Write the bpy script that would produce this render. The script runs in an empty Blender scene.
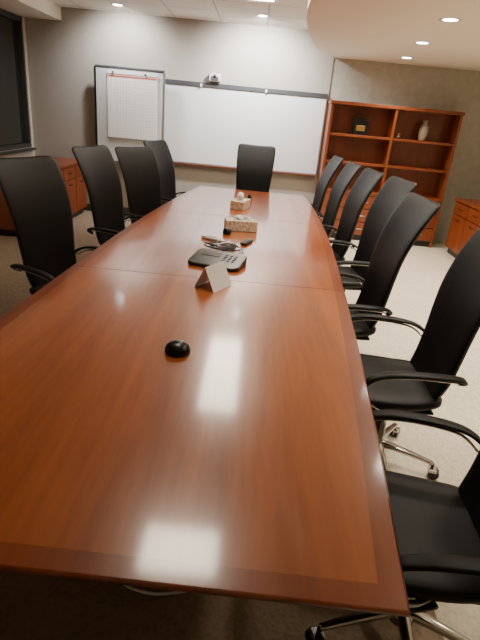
import bpy, bmesh, math, random
from mathutils import Vector, Matrix
random.seed(4)
D=bpy.data; C=bpy.context
# ---------------------------------------------------------------- materials
def newmat(name):
    m=D.materials.new(name); m.use_nodes=True
    nt=m.node_tree; b=nt.nodes["Principled BSDF"]; return m,nt,b
def plain(name,col,rough=.5,metal=0.,coat=0.,bump=0.,bscale=200.,spec=.5):
    m,nt,b=newmat(name)
    b.inputs["Base Color"].default_value=(*col,1); b.inputs["Roughness"].default_value=rough
    b.inputs["Metallic"].default_value=metal; b.inputs["Coat Weight"].default_value=coat
    b.inputs["Specular IOR Level"].default_value=spec
    tc=nt.nodes.new("ShaderNodeTexCoord"); n=nt.nodes.new("ShaderNodeTexNoise")
    n.inputs["Scale"].default_value=bscale if bump else 6.
    nt.links.new(tc.outputs["Object"],n.inputs["Vector"])
    if bump:
        bp=nt.nodes.new("ShaderNodeBump"); bp.inputs["Strength"].default_value=bump
        bp.inputs["Distance"].default_value=.002
        nt.links.new(n.outputs["Fac"],bp.inputs["Height"]); nt.links.new(bp.outputs["Normal"],b.inputs["Normal"])
    else:
        mr=nt.nodes.new("ShaderNodeMapRange"); mr.inputs["To Min"].default_value=max(0,rough-.04); mr.inputs["To Max"].default_value=min(1,rough+.04)
        nt.links.new(n.outputs["Fac"],mr.inputs["Value"]); nt.links.new(mr.outputs["Result"],b.inputs["Roughness"])
    return m
def mottled(name,c1,c2,scale,rough=.8,bump=.2,detail=8,dist=.004):
    m,nt,b=newmat(name); tc=nt.nodes.new("ShaderNodeTexCoord")
    n=nt.nodes.new("ShaderNodeTexNoise"); n.inputs["Scale"].default_value=scale; n.inputs["Detail"].default_value=detail
    r=nt.nodes.new("ShaderNodeValToRGB"); r.color_ramp.elements[0].position=.35; r.color_ramp.elements[1].position=.65
    r.color_ramp.elements[0].color=(*c1,1); r.color_ramp.elements[1].color=(*c2,1)
    bp=nt.nodes.new("ShaderNodeBump"); bp.inputs["Strength"].default_value=bump; bp.inputs["Distance"].default_value=dist
    L=nt.links.new
    L(tc.outputs["Object"],n.inputs["Vector"]); L(n.outputs["Fac"],r.inputs["Fac"]); L(r.outputs["Color"],b.inputs["Base Color"])
    L(n.outputs["Fac"],bp.inputs["Height"]); L(bp.outputs["Normal"],b.inputs["Normal"]); b.inputs["Roughness"].default_value=rough
    return m
def wood(name,c1,c2,sc,rough=.25,coat=.3,crough=None):
    m,nt,b=newmat(name); L=nt.links.new; N=nt.nodes.new
    tc=N("ShaderNodeTexCoord"); mp=N("ShaderNodeMapping"); mp.inputs["Scale"].default_value=sc
    n=N("ShaderNodeTexNoise"); n.inputs["Scale"].default_value=1.; n.inputs["Detail"].default_value=7; n.inputs["Distortion"].default_value=.6
    n2=N("ShaderNodeTexNoise"); n2.inputs["Scale"].default_value=9.; n2.inputs["Detail"].default_value=4
    mx=N("ShaderNodeMath"); mx.operation='MULTIPLY_ADD'; mx.inputs[1].default_value=.35
    r=N("ShaderNodeValToRGB"); r.color_ramp.elements[0].position=.42; r.color_ramp.elements[1].position=.88
    r.color_ramp.elements[0].color=(*c1,1); r.color_ramp.elements[1].color=(*c2,1)
    L(tc.outputs["Object"],mp.inputs["Vector"]); L(mp.outputs["Vector"],n.inputs["Vector"]); L(mp.outputs["Vector"],n2.inputs["Vector"])
    L(n2.outputs["Fac"],mx.inputs[0]); L(n.outputs["Fac"],mx.inputs[2]); L(mx.outputs[0],r.inputs["Fac"]); L(r.outputs["Color"],b.inputs["Base Color"])
    b.inputs["Roughness"].default_value=rough; b.inputs["Coat Weight"].default_value=coat; b.inputs["Coat Roughness"].default_value=crough if crough else rough*.7
    return m
def emis(name,col,s):
    m,nt,b=newmat(name); b.inputs["Base Color"].default_value=(*col,1)
    b.inputs["Emission Color"].default_value=(*col,1); b.inputs["Emission Strength"].default_value=s; return m
def carpet(name,ca,cb):
    m,nt,b=newmat(name); L=nt.links.new; N=nt.nodes.new
    tc=N("ShaderNodeTexCoord"); v=N("ShaderNodeTexVoronoi"); v.inputs["Scale"].default_value=60
    w=N("ShaderNodeTexNoise"); w.inputs["Scale"].default_value=26; w.inputs["Detail"].default_value=4
    a=N("ShaderNodeMix"); a.data_type='RGBA'; a.inputs["A"].default_value=(*ca,1); a.inputs["B"].default_value=(*cb,1)
    m2=N("ShaderNodeMath"); m2.operation='MULTIPLY_ADD'; m2.inputs[1].default_value=.6
    L(tc.outputs["Object"],v.inputs["Vector"]); L(tc.outputs["Object"],w.inputs["Vector"])
    L(v.outputs["Distance"],m2.inputs[0]); L(w.outputs["Fac"],m2.inputs[2]); L(m2.outputs[0],a.inputs["Factor"]); L(a.outputs["Result"],b.inputs["Base Color"])
    bp=N("ShaderNodeBump"); bp.inputs["Strength"].default_value=.6; bp.inputs["Distance"].default_value=.005
    L(m2.outputs[0],bp.inputs["Height"]); L(bp.outputs["Normal"],b.inputs["Normal"]); b.inputs["Roughness"].default_value=.95
    return m
def tiles():
    m,nt,b=newmat("ceiling_tile"); L=nt.links.new; N=nt.nodes.new
    tc=N("ShaderNodeTexCoord"); br=N("ShaderNodeTexBrick"); br.offset=0; br.squash=1
    br.inputs["Scale"].default_value=1; br.inputs["Brick Width"].default_value=.61; br.inputs["Row Height"].default_value=.61
    br.inputs["Mortar Size"].default_value=.012; br.inputs["Mortar Smooth"].default_value=.1
    br.inputs["Color1"].default_value=(.86,.83,.76,1); br.inputs["Color2"].default_value=(.84,.81,.74,1); br.inputs["Mortar"].default_value=(.60,.57,.52,1)
    L(tc.outputs["Object"],br.inputs["Vector"]); L(br.outputs["Color"],b.inputs["Base Color"]); b.inputs["Roughness"].default_value=.95
    return m
def paper_lines():
    m,nt,b=newmat("pad_paper"); L=nt.links.new; N=nt.nodes.new
    tc=N("ShaderNodeTexCoord"); br=N("ShaderNodeTexBrick"); br.offset=0
    mp=N("ShaderNodeMapping"); mp.inputs["Rotation"].default_value=(math.radians(90),0,0)
    br.inputs["Scale"].default_value=1; br.inputs["Brick Width"].default_value=.040; br.inputs["Row Height"].default_value=.040; br.inputs["Mortar Size"].default_value=.003
    br.inputs["Color1"].default_value=(.93,.90,.85,1); br.inputs["Color2"].default_value=(.93,.90,.85,1); br.inputs["Mortar"].default_value=(.78,.72,.71,1)
    L(tc.outputs["Object"],mp.inputs["Vector"]); L(mp.outputs["Vector"],br.inputs["Vector"]); L(br.outputs["Color"],b.inputs["Base Color"]); b.inputs["Roughness"].default_value=.8
    return m
M=dict(
 top=wood("cherry_veneer",(.27,.060,.009),(.48,.130,.024),(7,.5,7),.28,.9,.10),
 band=wood("cherry_band",(.19,.036,.006),(.30,.064,.012),(7,.6,7),.28,.9,.10),
 wv=wood("cherry_vertical",(.18,.038,.010),(.27,.064,.017),(9,9,.8),.35,.2),
 wdark=wood("cherry_dark",(.09,.022,.007),(.15,.040,.012),(9,9,.8),.5,.1),
 black=plain("black_leather",(.0055,.0052,.0052),.48,bump=.25,bscale=420,spec=.26),
 blackp=plain("black_plastic",(.008,.008,.009),.3),
 chrome=plain("polished_chrome",(.50,.49,.48),.15,metal=1),
 alu=plain("satin_aluminium",(.55,.55,.55),.35,metal=.9),
 grey=plain("grey_rail",(.07,.07,.075),.45),
 btn=plain("button_grey",(.05,.05,.055),.45),
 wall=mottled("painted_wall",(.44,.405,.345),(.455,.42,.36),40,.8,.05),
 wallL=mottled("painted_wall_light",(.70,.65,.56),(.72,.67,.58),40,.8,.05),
 stone=mottled("textured_wallcover",(.47,.455,.38),(.54,.525,.44),12,.85,.3),
 soff=mottled("soffit_paint",(.93,.88,.77),(.94,.89,.78),30,.85,.05),
 wb=plain("whiteboard_enamel",(.86,.87,.86),.25,coat=.3),
 easel=plain("easel_board",(.60,.60,.58),.35),
 white=plain("white_plastic",(.75,.74,.71),.4),
 paper=plain("white_paper",(.85,.83,.79),.8),
 pad=paper_lines(), red=plain("red_print",(.60,.10,.06),.7),
 glass=plain("night_window_glass",(.02,.024,.022),.08,coat=.5),
 blind=plain("dark_mullion",(.05,.05,.048),.5),
 gold=plain("brass",(.65,.42,.15),.3,metal=.9),
 vase=plain("vase_glaze",(.42,.36,.26),.15,coat=.8),
 base=plain("baseboard_paint",(.07,.055,.045),.6),
 carpet=carpet("carpet_beige",(.42,.36,.26),(.70,.63,.49)), carpet_shade=carpet("carpet_shaded",(.15,.105,.064),(.30,.22,.145)), tile=tiles(),  # second carpet tone has the shaded floor's darkness painted into its colour
 tissue_print=mottled("tissue_box_print",(.45,.28,.15),(.80,.74,.62),60,.6,0.),
 screen=plain("lcd",(.10,.11,.10),.2),
 panel=emis("diffuser_lit",(1,.89,.72),22.), panel2=emis("diffuser_lit_bright",(1,.88,.70),30.),
 can=emis("downlight_lit",(.90,.96,1.),25.),
)
# ---------------------------------------------------------------- mesh helpers
class MB:
    def __init__(s): s.v=[];s.f=[];s.m=[];s.mats=[];s.sm=[]
    def mi(s,mat):
        if mat not in s.mats: s.mats.append(mat)
        return s.mats.index(mat)
    def add(s,vs,fs,mat,smooth=True):
        o=len(s.v); s.v+= [tuple(v) for v in vs]; k=s.mi(mat)
        for f in fs: s.f.append([i+o for i in f]); s.m.append(k); s.sm.append(smooth)
    def loft(s,loops,mat,cap=True,closed=False,smooth=True):
        n=len(loops[0]); vs=[p for l in loops for p in l]; fs=[]
        R=len(loops)
        for r in range(R if closed else R-1):
            a=r*n; b=((r+1)%R)*n
            for i in range(n):
                j=(i+1)%n; fs.append([a+i,a+j,b+j,b+i])
        if cap and not closed: fs.append(list(range(n))[::-1]); fs.append([(R-1)*n+i for i in range(n)])
        s.add(vs,fs,mat,smooth)
    def box(s,c,d,mat,rot=None,bev=.003):
        bm=bmesh.new(); bmesh.ops.create_cube(bm,size=1)
        for v in bm.verts: v.co=Vector((v.co.x*d[0],v.co.y*d[1],v.co.z*d[2]))
        b=min(bev,min(d)*.4)
        if b>0: bmesh.ops.bevel(bm,geom=bm.edges[:],offset=b,segments=2,affect='EDGES',profile=.5)
        T=Matrix.Translation(c)@(rot.to_4x4() if rot else Matrix())
        bm.verts.index_update()
        s.add([T@v.co for v in bm.verts],[[v.index for v in f.verts] for f in bm.faces],mat,False); bm.free()
    def bb(s,x0,x1,y0,y1,z0,z1,mat,bev=.003):
        s.box(((x0+x1)/2,(y0+y1)/2,(z0+z1)/2),(abs(x1-x0),abs(y1-y0),abs(z1-z0)),mat,bev=bev)
    def lathe(s,c,prof,mat,n=24,axis=None,cap=True):
        rot=axis if axis else Matrix.Identity(3)
        loops=[[Vector(c)+rot@Vector((r*math.cos(2*math.pi*i/n),r*math.sin(2*math.pi*i/n),z)) for i in range(n)] for r,z in prof]
        s.loft(loops,mat,cap)
    def sweep(s,path,w,h,mat,hint=(0,0,1),n=10,e=3.,closed=False,cap=True):
        P=[Vector(p) for p in path]; loops=[]
        for i,p in enumerate(P):
            if closed: t=(P[(i+1)%len(P)]-P[i-1]).normalized()
            else: t=(P[min(i+1,len(P)-1)]-P[max(i-1,0)]).normalized()
            sd=Vector(hint)-t*t.dot(Vector(hint)); sd.normalize(); up=t.cross(sd)
            ww=w[i] if hasattr(w,'__len__') else w; hh=h[i] if hasattr(h,'__len__') else h
            loops.append([p+sd*(ww*sp(math.cos(a),e))+up*(hh*sp(math.sin(a),e)) for a in [2*math.pi*k/n for k in range(n)]])
        s.loft(loops,mat,cap,closed)
    def mesh(s,name):
        me=D.meshes.new(name); me.from_pydata(s.v,[],s.f)
        for m in s.mats: me.materials.append(m)
        for p,k,q in zip(me.polygons,s.m,s.sm): p.material_index=k; p.use_smooth=q
        bm=bmesh.new(); bm.from_mesh(me); bmesh.ops.recalc_face_normals(bm,faces=bm.faces[:]); bm.to_mesh(me); bm.free()
        me.update(); return me
    def obj(s,name,loc=(0,0,0),rz=0):
        o=D.objects.new(name,s.mesh(name)); C.collection.objects.link(o); o.location=loc; o.rotation_euler=(0,0,rz); return o
def sp(v,e): return math.copysign(abs(v)**(2/e),v)
def cr(ctrl,n):
    out=[];K=len(ctrl)
    for j in range(n+1):
        t=j/n*(K-1); i=min(int(t),K-2); u=t-i
        p=[ctrl[max(0,i-1)],ctrl[i],ctrl[i+1],ctrl[min(K-1,i+2)]]
        out.append(tuple(.5*((2*b)+(-a+c)*u+(2*a-5*b+4*c-d)*u*u+(-a+3*b-3*c+d)*u**3) for a,b,c,d in zip(*p)))
    return out
# ---------------------------------------------------------------- camera
pitch=math.atan(208/490); roll=math.atan(.0937/.9956)
cp,sn=math.cos(pitch),math.sin(pitch)
F=Vector((0,cp,-sn)); R0=Vector((1,0,0)); U0=Vector((0,sn,cp))
cx=math.cos(roll)*R0+math.sin(roll)*U0; cy=-math.sin(roll)*R0+math.cos(roll)*U0
cam=D.objects.new("camera",D.cameras.new("camera")); C.collection.objects.link(cam)
cam.matrix_world=Matrix(((cx.x,cy.x,-F.x,0),(cx.y,cy.y,-F.y,0),(cx.z,cy.z,-F.z,1.6),(0,0,0,1)))
cam.data.sensor_fit='VERTICAL'; cam.data.sensor_height=24; cam.data.lens=24*490/640; cam.data.clip_start=.05
C.scene.camera=cam
# ---------------------------------------------------------------- room
XL,XR,YN,YB,H=-3.25,3.45,-1.8,7.5,2.66
SZ=2.37
def room(name,*boxes):
    b=MB()
    for bx in boxes: b.bb(*bx,bev=0)
    return b.obj(name)
room("floor",(.80,XR+.1,YN-.1,YB+.4,-.1,0,M['carpet']),(XL-.1,.80,YN-.1,YB+.4,-.1,0,M['carpet_shade']))  # left and centre field uses the carpet with painted-in shade
room("ceiling",(XL-.1,XR+.1,YN-.1,YB+.4,H,H+.1,M['tile']))
room("wall_back",(XL-.1,.93,YB,YB+.1,0,H,M['wall']))
room("wall_back_right",(.93,XR+.1,YB+.02,YB+.1,0,H,M['stone']))
room("wall_right",(XR,XR+.1,YN,YB+.02,0,H,M['stone']))
room("wall_front",(XL-.1,XR+.1,YN-.1,YN,0,H,M['wallL']))
room("wall_left",(XL-.1,XL,YN,YB,0,.86,M['wallL']),(XL-.1,XL,YN,YB,2.5,H,M['wallL']),
     (XL-.1,XL,YN,.2,.86,2.5,M['wallL']),(XL-.1,XL,YB-.06,YB,.86,2.5,M['wallL']))
b=MB(); b.bb(XL-.09,XL-.07,.2,YB-.06,.86,2.5,M['glass'],0)
for y in (.2,1.75,3.3,4.85,6.4,YB-.1): b.bb(XL-.07,XL-.01,y,y+.05,.86,2.5,M['blind'])
for z in (.86,2.44): b.bb(XL-.07,XL-.005,.2,YB-.06,z,z+.05,M['blind'])
b.bb(XL-.06,XL+.07,.2,YB-.07,.83,.858,M['blind'])
b.obj("window_1")
room("trim_1",(XL,-2.75,YN,YB,2.5,H,M['soff']))
room("baseboard_back",(XL,.93,YB-.012,YB,0,.1,M['base']))
room("baseboard_left",(XL,XL+.012,YN,YB-.012,0,.1,M['base']))
room("baseboard_right",(XR-.012,XR,YN,YB+.01,0,.1,M['base']))
# curved dropped soffit
ctl=[(.93,7.52),(.62,6.67),(.44,5.72),(.33,4.9),(.29,4.12),(.36,3.2),(.6,2.2),(1.05,1.2),(1.7,.4),(2.5,-.1),(XR,-.3)]
crv=cr(ctl,70); poly=[Vector((x,min(y,7.5),0)) for x,y in crv]+[Vector((XR,7.52,0)),Vector((.935,7.52,0))]
b=MB(); n=len(poly)
b.add([p+Vector((0,0,SZ)) for p in poly]+[p+Vector((0,0,H-.001)) for p in poly],
  [list(range(n)),[n+i for i in range(n)]]+[[i,(i+1)%n,n+(i+1)%n,n+i] for i in range(n)],M['soff'],False)
b.obj("ceiling_soffit")
# ---------------------------------------------------------------- lights
def downlight(x,y,z,power,col=(1,.88,.72),ang=120,soft=.13,tilt=0):
    b=MB()
    b.lathe((0,0,0),[(.055,-.001),(.075,-.004),(.085,-.003),(.087,0)],M['white'],28,cap=False)
    b.lathe((0,0,0),[(.0005,-.0015),(.056,-.0015)],M['can'],28,cap=False)
    o=b.obj("recessed_downlight",(x,y,z-.001))
    l=D.lights.new("downlight_lamp",'SPOT'); l.energy=power; l.color=col; l.spot_size=math.radians(ang); l.spot_blend=.8; l.shadow_soft_size=soft
    lo=D.objects.new("downlight_lamp",l); C.collection.objects.link(lo); lo.parent=o; lo.location=(0,0,-.03); lo.rotation_euler=(math.radians(tilt),0,0)
for x,y,p in ((-1.85,6.95,95),(-.07,6.77,300)): downlight(x,y,H,p,(.97,.97,1),140,.06,38)
for x,y,p in ((1.37,4.35,165),(1.53,5.56,155),(1.72,6.8,100),(1.3,3.1,150),(1.5,1.9,80),(2.9,4.9,165),(2.9,3.,165)): downlight(x,y,SZ,p)
def panel(x,y,sx,sy,mt):
    b=MB(); b.bb(-sx/2,sx/2,-sy/2,sy/2,-.012,-.006,mt,0)
    t=.025
    for a in ((-sx/2-t,-sx/2,-sy/2-t,sy/2+t),(sx/2,sx/2+t,-sy/2-t,sy/2+t),(-sx/2,sx/2,-sy/2-t,-sy/2),(-sx/2,sx/2,sy/2,sy/2+t)): b.bb(*a,-.018,-.001,M['white'])
    b.obj("ceiling_light_panel",(x,y,H))
panel(-.26,2.44,.50,.36,M['panel2']); panel(-.15,5.0,.38,1.7,M['panel'])
w=D.worlds.new("World"); C.scene.world=w; w.use_nodes=True
w.node_tree.nodes["Background"].inputs[0].default_value=(.02,.025,.04,1); w.node_tree.nodes["Background"].inputs[1].default_value=.3
# ---------------------------------------------------------------- table
TZ=.74
ax=lambda y:-.342+.057*y
hw=[(.67,.687),(1.4,.726),(2.5,.755),(3.8,.762),(5.,.715),(6.,.63)]
def half(y):
    for i in range(len(hw)-1):
        if y<=hw[i+1][0] or i==len(hw)-2:
            p0=hw[max(0,i-1)];p1=hw[i];p2=hw[i+1];p3=hw[min(i+2,len(hw)-1)]
            u=(y-p1[0])/(p2[0]-p1[0]); m1=(p2[1]-p0[1])/(p2[0]-p0[0])*(p2[0]-p1[0]); m2=(p3[1]-p1[1])/(p3[0]-p1[0])*(p2[0]-p1[0])
            return (2*u**3-3*u*u+1)*p1[1]+(u**3-2*u*u+u)*m1+(-2*u**3+3*u*u)*p2[1]+(u**3-u*u)*m2
ys=[.662+(6-.662)*i/48 for i in range(49)]
out=[Vector((ax(y)+half(y),y,0)) for y in ys]+[Vector((ax(y)-half(y),y+(.03 if y<.7 else 0),0)) for y in reversed(ys)]
def inset(P,d):
    r=[];n=len(P)
    for i in range(n):
        a=(P[i]-P[i-1]).normalized(); c=(P[(i+1)%n]-P[i]).normalized()
        na=Vector((-a.y,a.x,0)); nc=Vector((-c.y,c.x,0)); m=(na+nc); m=m/max(.2,m.dot(na)) if m.length>0 else na
        r.append(P[i]+m*d)
    return r
b=MB()
def ring(d,z): return [Vector((p.x,p.y,z)) for p in inset(out,d)]
b.loft([ring(.075,.698),ring(.012,.724),ring(.002,.726),ring(0,.729),ring(0,.735),ring(.002,.738),ring(.006,TZ)],M['band'],False)
n=len(out); r1=ring(.006,TZ); r2=ring(.058,TZ); r3=ring(.075,.698)
b.add(r1+r2,[[i,(i+1)%n,n+(i+1)%n,n+i] for i in range(n)],M['band'],False)
b.add(r2,[list(range(n))],M['top'],False); b.add(r3,[list(range(n))],M['wdark'],False)
for y in (2.57,4.33): # leaf seams
    a0,h0=ax(y),half(y); b.bb(a0-h0+.004,a0+h0-.004,y-.0016,y+.0016,TZ-.002,TZ+.0006,M['wdark'],0)
for y in (1.75,3.35,4.95):
    a0=ax(y); b.bb(a0-.32,a0+.32,y-.28,y+.28,.06,.66,M['wdark'],.01); b.bb(a0-.29,a0+.29,y-.25,y+.25,0,.06,M['blackp'],0)
    b.bb(a0-.42,a0+.42,y-.35,y+.35,.66,.70,M['wdark'],.005)
b.bb(ax(3.3)-.04,ax(3.3)+.04,1.9,4.9,.55,.68,M['wdark'])
b.obj("conference_table")
# ---------------------------------------------------------------- chairs
def chair_mesh():
    b=MB(); K=M['black']
    def panel_loft(ctrl,n,curv,axis_z,e=3.2,cnt=28):
        rows=cr(ctrl,n); loops=[]
        for i,(x,z,w,t) in enumerate(rows):
            a=rows[max(0,i-1)];c=rows[min(n,i+1)]
            tg=Vector((c[0]-a[0],0,c[1]-a[1])).normalized(); nn=Vector((tg.z,0,-tg.x)) if axis_z else Vector((-tg.z,0,tg.x))
            lp=[]
            for k in range(cnt):
                an=2*math.pi*k/cnt; yy=w*sp(math.cos(an),e); xx=max(t,.002)*sp(math.sin(an),e)
                lp.append(Vector((x,yy,z))+nn*(xx+curv*(yy/.25)**2))
            loops.append(lp)
        b.loft(loops,K)
        # stitched edge piping along both sides
        if axis_z:
            for s in (1,-1):
                pp=[]
                for i,(x,z,w,t) in enumerate(rows[3:-2]):
                    pp.append((x+t*.2+curv*((w*.97)/.25)**2,s*w*.985,z))
                b.sweep(pp,.0045,.0045,M['blackp'],hint=(0,1,0),n=6,e=2)
    panel_loft([(-.135,.455,.15,.012),(-.165,.495,.185,.020),(-.192,.57,.20,.023),(-.212,.68,.208,.022),(-.228,.80,.218,.021),(-.252,.93,.228,.020),(-.298,1.06,.236,.019),(-.350,1.165,.238,.017),(-.374,1.208,.235,.015),(-.384,1.226,.218,.012),(-.389,1.236,.19,.004)],44,.028,True)
    panel_loft([(-.195,.475,.15,.01),(-.16,.468,.205,.028),(-.05,.458,.232,.036),(.1,.462,.242,.038),(.2,.467,.237,.036),(.262,.455,.22,.028),(.288,.438,.18,.008)],26,.012,False)
    for s in (1,-1):
        arm=cr([(-.215,s*.205,.60),(-.215,s*.25,.632),(-.15,s*.29,.662),(0,s*.308,.674),(.12,s*.312,.668),(.20,s*.310,.638),(.225,s*.304,.58),(.19,s*.29,.505),(.10,s*.26,.448),(.02,s*.22,.425)],40)
        wd=[.012+.013*math.sin(math.pi*min(1,i/26)) if i<26 else .012 for i in range(41)]
        b.sweep(arm,wd,.008,K,hint=(0,1,0),n=12)
        ch=cr([(-.195,s*.235,.618),(-.14,s*.287,.647),(0,s*.305,.659),(.115,s*.309,.653),(.188,s*.307,.628),(.211,s*.302,.58),(.178,s*.288,.515),(.095,s*.257,.462),(.02,s*.20,.438)],36)
        b.sweep([(x,y,z-.002) for x,y,z in ch],.010,.004,M['chrome'],hint=(0,1,0),n=8)
    b.sweep(cr([(0,0,.405),(-.10,0,.405),(-.18,0,.435),(-.225,0,.52),(-.242,0,.62)],16),.035,.012,M['blackp'],hint=(0,1,0))
    b.box((0,0,.408),(.24,.17,.045),M['blackp'],bev=.012)
    b.box((.02,0,.428),(.34,.40,.012),M['blackp'],bev=.004)
    b.lathe((0,0,0),[(.045,.085),(.045,.12),(.03,.13),(.027,.24),(.018,.245),(.018,.39)],M['chrome'],20)
    for k in range(5):
        a=2*math.pi*k/5+.3; R=Matrix.Rotation(a,3,'Z')
        pts=cr([(.02,0,.115),(.10,0,.110),(.20,0,.095),(.285,0,.08)],10)
        b.sweep([R@Vector(p) for p in pts],[.024-.0011*i for i in range(11)],[.016-.0008*i for i in range(11)],M['chrome'],hint=tuple(R@Vector((0,1,0))))
        c=R@Vector((.285,0,0)); b.lathe((c.x,c.y,0),[(.008,.05),(.008,.08)],M['blackp'],10)
        for s in (1,-1):
            ax_=R@Matrix.Rotation(math.radians(90),3,'X'); cc=R@Vector((.285+.012,s*.014,.0275))
            b.lathe(tuple(cc),[(.018,-.010),(.0265,-.008),(.0275,0),(.0265,.008),(.018,.010)],M['blackp'],18,axis=ax_)
        b.box(tuple(R@Vector((.29,0,.045))),(.045,.05,.02),M['chrome'],rot=R,bev=.006)
    return b.mesh("conference_chair")
cm=chair_mesh()
def chair(tx,ty,tz,face):
    """tx,ty = plan position of the head of the backrest, tz its height, face = heading in degrees"""
    o=D.objects.new("conference_chair",cm); C.collection.objects.link(o)
    a=math.radians(face); s=tz/1.236
    o.location=(tx+.37*math.cos(a),ty+.37*math.sin(a),0); o.rotation_euler=(0,0,a); o.scale=(1,1,s)
for c in ((-1.41,3.08,1.225,-26),(-1.33,4.10,1.235,-18),(-1.16,4.86,1.20,-34),(-1.14,5.75,1.215,-20),
          (.01,6.58,1.22,-92),
          (.93,5.74,1.225,184),(.98,5.03,1.225,184),(1.04,4.42,1.228,186),(1.12,3.80,1.235,188),
          (.98,2.86,1.235,184),(1.12,2.09,1.24,181),(1.0,1.13,1.235,176)):
    chair(*c)
# ---------------------------------------------------------------- whiteboard
b=MB(); y=YB-.001
b.bb(-1.34,.90,y-.02,y,.85,1.86,M['wb']); 
for a in ((-1.36,.92,.83,.85),(-1.36,-1.34,.83,1.87),(.90,.92,.83,1.87)): b.bb(a[0],a[1],y-.03,y,a[2],a[3],M['alu'])
b.bb(-1.38,.915,y-.035,y,1.862,1.92,M['grey']); b.bb(-1.3,.88,y-.085,y,.81,.835,M['wdark'])
for x in (-.85,.05): b.bb(x,x+.03,y-.055,y-.04,1.86,1.9,M['white'])
for i,x in enumerate((-.2,-.03,.02)): b.bb(x,x+.11,y-.07,y-.055,.835,.85,(M['red'],M['blackp'],M['white'])[i],.004)
b.obj("whiteboard")
b=MB(); b.bb(-.73,-.57,YB-.09,YB-.002,1.94,2.04,M['white'],.012); b.bb(-.70,-.60,YB-.10,YB-.085,1.955,2.0,M['grey'],.004)
b.lathe((-.65,YB-.088,2.005),[(.02,0),(.022,.012),(.014,.02)],M['blackp'],16,axis=Matrix.Rotation(math.radians(90),3,'X')); b.obj("wall_sensor")
# ---------------------------------------------------------------- flip chart
b=MB()
w2,z0,z1=.47,.80,1.99
b.bb(-w2,w2,-.012,.012,z0,z1,M['easel'],.004)
for s in (-1,1): b.bb(s*w2-.014,s*w2+.014,-.02,.02,z0,z1,M['blackp'] if s<0 else M['alu'],.006)
b.bb(-w2,w2,-.02,.02,z1-.01,z1+.02,M['grey'],.006); b.bb(-w2,w2,-.06,.02,z0-.02,z0,M['alu'],.004)
b.bb(-.30,.38,-.035,-.013,1.11,1.94,M['pad'],.002); b.bb(-.30,.38,-.041,-.034,1.915,1.955,M['paper'],.002); b.bb(-.29,.37,-.038,-.0352,1.882,1.899,M['red'],0)
for s in (-1,1):
    b.lathe((s*.22,-.045,1.935),[(.012,-.01),(.012,.01)],M['blackp'],14,axis=Matrix.Rotation(math.radians(90),3,'X'))
    b.sweep([(s*.3,.02,1.5),(s*.42,.06,.04)],.014,.014,M['alu'],hint=(0,1,0)); b.lathe((s*.42,.06,0),[(.018,0),(.018,.05)],M['blackp'],12)
    b.sweep([(s*.42,-.14,.03),(s*.42,.1,.03)],.014,.012,M['alu'],hint=(1,0,0))
b.obj("flip_chart_easel",(-1.79,7.32,0),math.radians(0))
# ---------------------------------------------------------------- bookcase
b=MB(); W=M['wv']; x0,x1,yf,yb,hh=.94,2.70,7.15,7.49,1.84; t=.035
b.bb(x0,x1,yb-.015,yb,.05,hh,W,0); b.bb(x0-.01,x1+.01,yf-.015,yb,hh-.04,hh,W)
for x in (x0,(x0+x1)/2-t/2,x1-t): b.bb(x,x+t,yf,yb-.015,0,hh-.04,W)
for z in (1.41,1.055): b.bb(x0+t,x1-t,yf+.02,yb-.015,z,z+.03,W)
b.bb(x0,x1,yf-.01,yb,.66,.70,W); b.bb(x0+.02,x1-.02,yf+.04,yb-.02,0,.08,M['blackp'],0)
b.bb(x0+t,x1-t,yf+.02,yb-.02,.08,.66,M['wdark'],0)
nx=4; ww=(x1-x0-2*t)/nx
for i in range(nx):
    a=x0+t+i*ww
    for zz0,zz1 in ((.09,.27),(.28,.46),(.47,.65)):
        b.bb(a+.004,a+ww-.004,yf-.004,yf+.018,zz0+.002,zz1,W,.004)
        b.sweep([(a+ww/2-.05,yf-.004,(zz0+zz1)/2),(a+ww/2-.045,yf-.028,(zz0+zz1)/2),(a+ww/2+.045,yf-.028,(zz0+zz1)/2),(a+ww/2+.05,yf-.004,(zz0+zz1)/2)],.005,.005,M['alu'],hint=(0,0,1),n=8)
b.obj("bookcase")
b=MB(); b.bb(-.10,.10,-.06,.06,0,.20,M['blackp'],.008); b.bb(-.06,.06,-.066,-.058,.05,.12,M['gold'],.002); b.bb(-.105,.105,-.065,.065,.2,.215,M['blackp'],.004); b.obj("award_box",(1.40,7.34,1.441))
b=MB(); b.lathe((0,0,0),[(.045,0),(.05,.01),(.062,.07),(.066,.14),(.055,.19),(.032,.215),(.030,.235),(.048,.26),(.043,.26),(.025,.235)],M['vase'],28); b.obj("vase",(2.28,7.33,1.441))
b=MB(); b.bb(-.06,.06,-.03,.03,0,.012,M['blackp']); b.lathe((0,0,.012),[(.03,0),(.035,.01),(.012,.02),(.02,.04),(.03,.05),(.004,.055)],M['gold'],18); b.obj("brass_ornament",(1.95,7.33,1.441))
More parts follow.
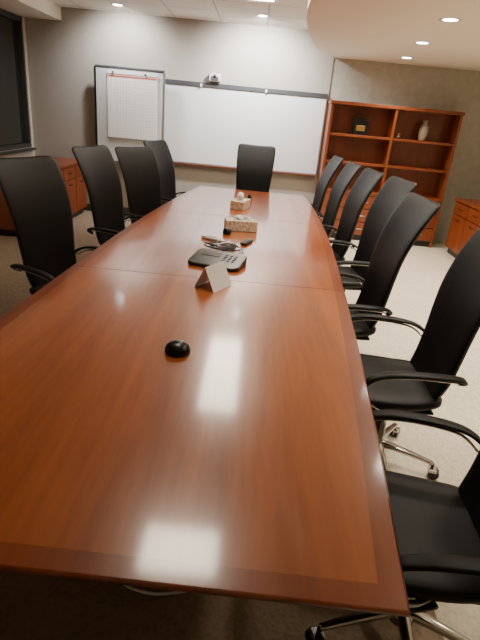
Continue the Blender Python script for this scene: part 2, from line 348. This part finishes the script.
# ---------------------------------------------------------------- credenzas
def credenza(name,length,depth,h,nd,loc,rz):
    b=MB(); L=length/2
    b.bb(-L-.01,L+.01,-depth/2-.015,depth/2,h-.035,h,M['wv'],.006); b.bb(-L,L,-depth/2+.02,depth/2,.08,h-.035,M['wv'])
    b.bb(-L+.03,L-.03,-depth/2+.05,depth/2-.03,0,.08,M['blackp'],0)
    ww=2*L/nd
    for i in range(nd):
        a=-L+i*ww; b.bb(a+.006,a+ww-.006,-depth/2,-depth/2+.02,.09,h-.21,M['wv'],.004); b.bb(a+.006,a+ww-.006,-depth/2,-depth/2+.02,h-.2,h-.045,M['wv'],.004)
        for z in (h-.12,h-.27): b.sweep([(a+ww/2-.05,-depth/2,z),(a+ww/2-.045,-depth/2-.025,z),(a+ww/2+.045,-depth/2-.025,z),(a+ww/2+.05,-depth/2,z)],.005,.005,M['blackp'],n=8)
    b.obj(name,loc,rz)
credenza("credenza",1.75,.70,.76,4,(-2.80,6.5,0),math.radians(90))
credenza("credenza",2.9,.60,.76,6,(3.12,5.55,0),math.radians(-90))
# ---------------------------------------------------------------- table objects
b=MB(); pr=[(.047,0),(.049,.004),(.048,.012)]+[(.047*math.cos(a),.012+.032*math.sin(a)) for a in [math.radians(d) for d in range(10,90,10)]]+[(.001,.044)]
b.lathe((0,0,0),pr,M['blackp'],36); b.lathe((0,0,.0425),[(.012,0),(.011,.0025),(.001,.003)],M['btn'],18); b.obj("table_microphone",(-.226,1.66,TZ+.001))
b=MB() # folded tent card
for s in (1,-1):
    b.loft([[Vector((x,s*.062,0)),Vector((x,s*.0605,0)),Vector((x,-s*.0002,.118)),Vector((x,s*.0012,.1195))] for x in (-.085,.085)],M['paper'],smooth=False)
b.obj("tent_card",(-.158,2.45,TZ+.001),math.radians(60))
b=MB() # conference phone console: wedge body
def wedge(z0,z1f,z1b,L,Wd,mat,r=.03,off=0):
    pts=[]
    for cx_,cy_,a0 in ((L-r,Wd-r,0),(-L+r,Wd-r,90),(-L+r,-Wd+r,180),(L-r,-Wd+r,270)):
        for k in range(6): a=math.radians(a0+k*18); pts.append((cx_+r*math.cos(a),cy_+r*math.sin(a)))
    f=lambda y:z1f+(z1b-z1f)*(y+Wd)/(2*Wd)
    b.loft([[Vector((x*.97,y*.97,z0)) for x,y in pts],[Vector((x,y,z0+.006)) for x,y in pts],[Vector((x,y,f(y)-.004)) for x,y in pts],[Vector((x*.97,y*.96,f(y))) for x,y in pts]],mat,smooth=False)
wedge(0,.022,.050,.16,.12,M['blackp'],.045)
Rt=Matrix.Rotation(math.atan(.028/.23),3,'X')
b.box((-.055,.045,.0425),(.12,.06,.003),M['screen'],rot=Rt,bev=.001)
for i in range(4):
    for j in range(3): b.box((.04+.03*j,.06-.028*i,.0445-.0034*i),(.018,.016,.004),M['btn'],rot=Rt,bev=.002)
b.obj("conference_phone",(-.168,2.86,TZ+.001),math.radians(-14))
def remote(nm,loc,rz,mat):
    b=MB(); b.box((0,0,.01),(.045,.15,.02),mat,bev=.006)
    for i in range(5):
        for j in range(2): b.box((-.009+.018*j,-.05+.02*i,.0205),(.01,.01,.003),M['btn'],bev=.001)
    b.obj(nm,(loc[0],loc[1],TZ+.001),rz)
remote("remote_control",(-.26,3.44,0),math.radians(60),M['white']); remote("remote_control",(-.005,3.42,0),math.radians(-20),M['blackp'])
b=MB(); pth=[]
for i in range(90):
    a=i*.42; pth.append((.085*math.cos(a)*(1+.25*math.sin(i*.13))+.025*math.sin(i*.09),.065*math.sin(a)+.02*math.cos(i*.07),.008+.00035*i))
b.sweep([(-.10,-.09,.006),(-.02,-.08,.006)]+pth,.0045,.0045,M['btn'],n=6,e=2)
b.sweep(cr([(-.13,.02,.034),(-.05,-.05,.042),(.04,.03,.045),(.12,-.04,.03),(.14,-.08,.006)],30),.0045,.0045,M['alu'],n=6,e=2); b.obj("cable_bundle",(-.16,3.20,TZ+.001))
def tissuebox(loc,rz,th):
    b=MB(); b.bb(-.125,.125,-.065,.065,0,.08,M['tissue_print'],.003)
    b.lathe((0,0,.0802),[(.05,0),(.049,.0012)],M['paper'],24)
    lo=[]
    for r,z in ((.028,.0),(.034,.3),(.046,.55),(.04,.78),(.022,.94),(.006,1.)):
        lo.append([Vector((r*1.3*(1+.32*math.sin(3*a+z*3)+.15*math.sin(7*a))*math.cos(a),r*.7*(1+.3*math.cos(4*a+z*2))*math.sin(a)+z*.01,.077+z*th+.005*math.sin(5*a))) for a in [2*math.pi*k/28 for k in range(28)]])
    b.loft(lo,M['paper'],smooth=False)
    b.obj("tissue_box",(loc[0],loc[1],TZ+.001),rz)
tissuebox((-.065,3.84),math.radians(8),.035); tissuebox((-.10,4.78),math.radians(75),.07)
b=MB(); b.lathe((0,0,0),[(.03,0),(.032,.01),(.03,.035),(.015,.045)],M['blackp'],20); b.obj("table_microphone",(-.16,3.66,TZ+.001))
b=MB(); b.lathe((0,0,0),[(.02,0),(.022,.006),(.022,.07),(.012,.09),(.012,.1)],M['blackp'],20); b.obj("marker_holder",(-.02,5.05,TZ+.001))
b=MB(); b.sweep(cr([(-.38,1.27,.006),(-.30,1.225,.006),(-.2,1.21,.006),(-.09,1.235,.006)],24),.005,.005,M['white'],n=8,e=2); b.obj("power_cable")
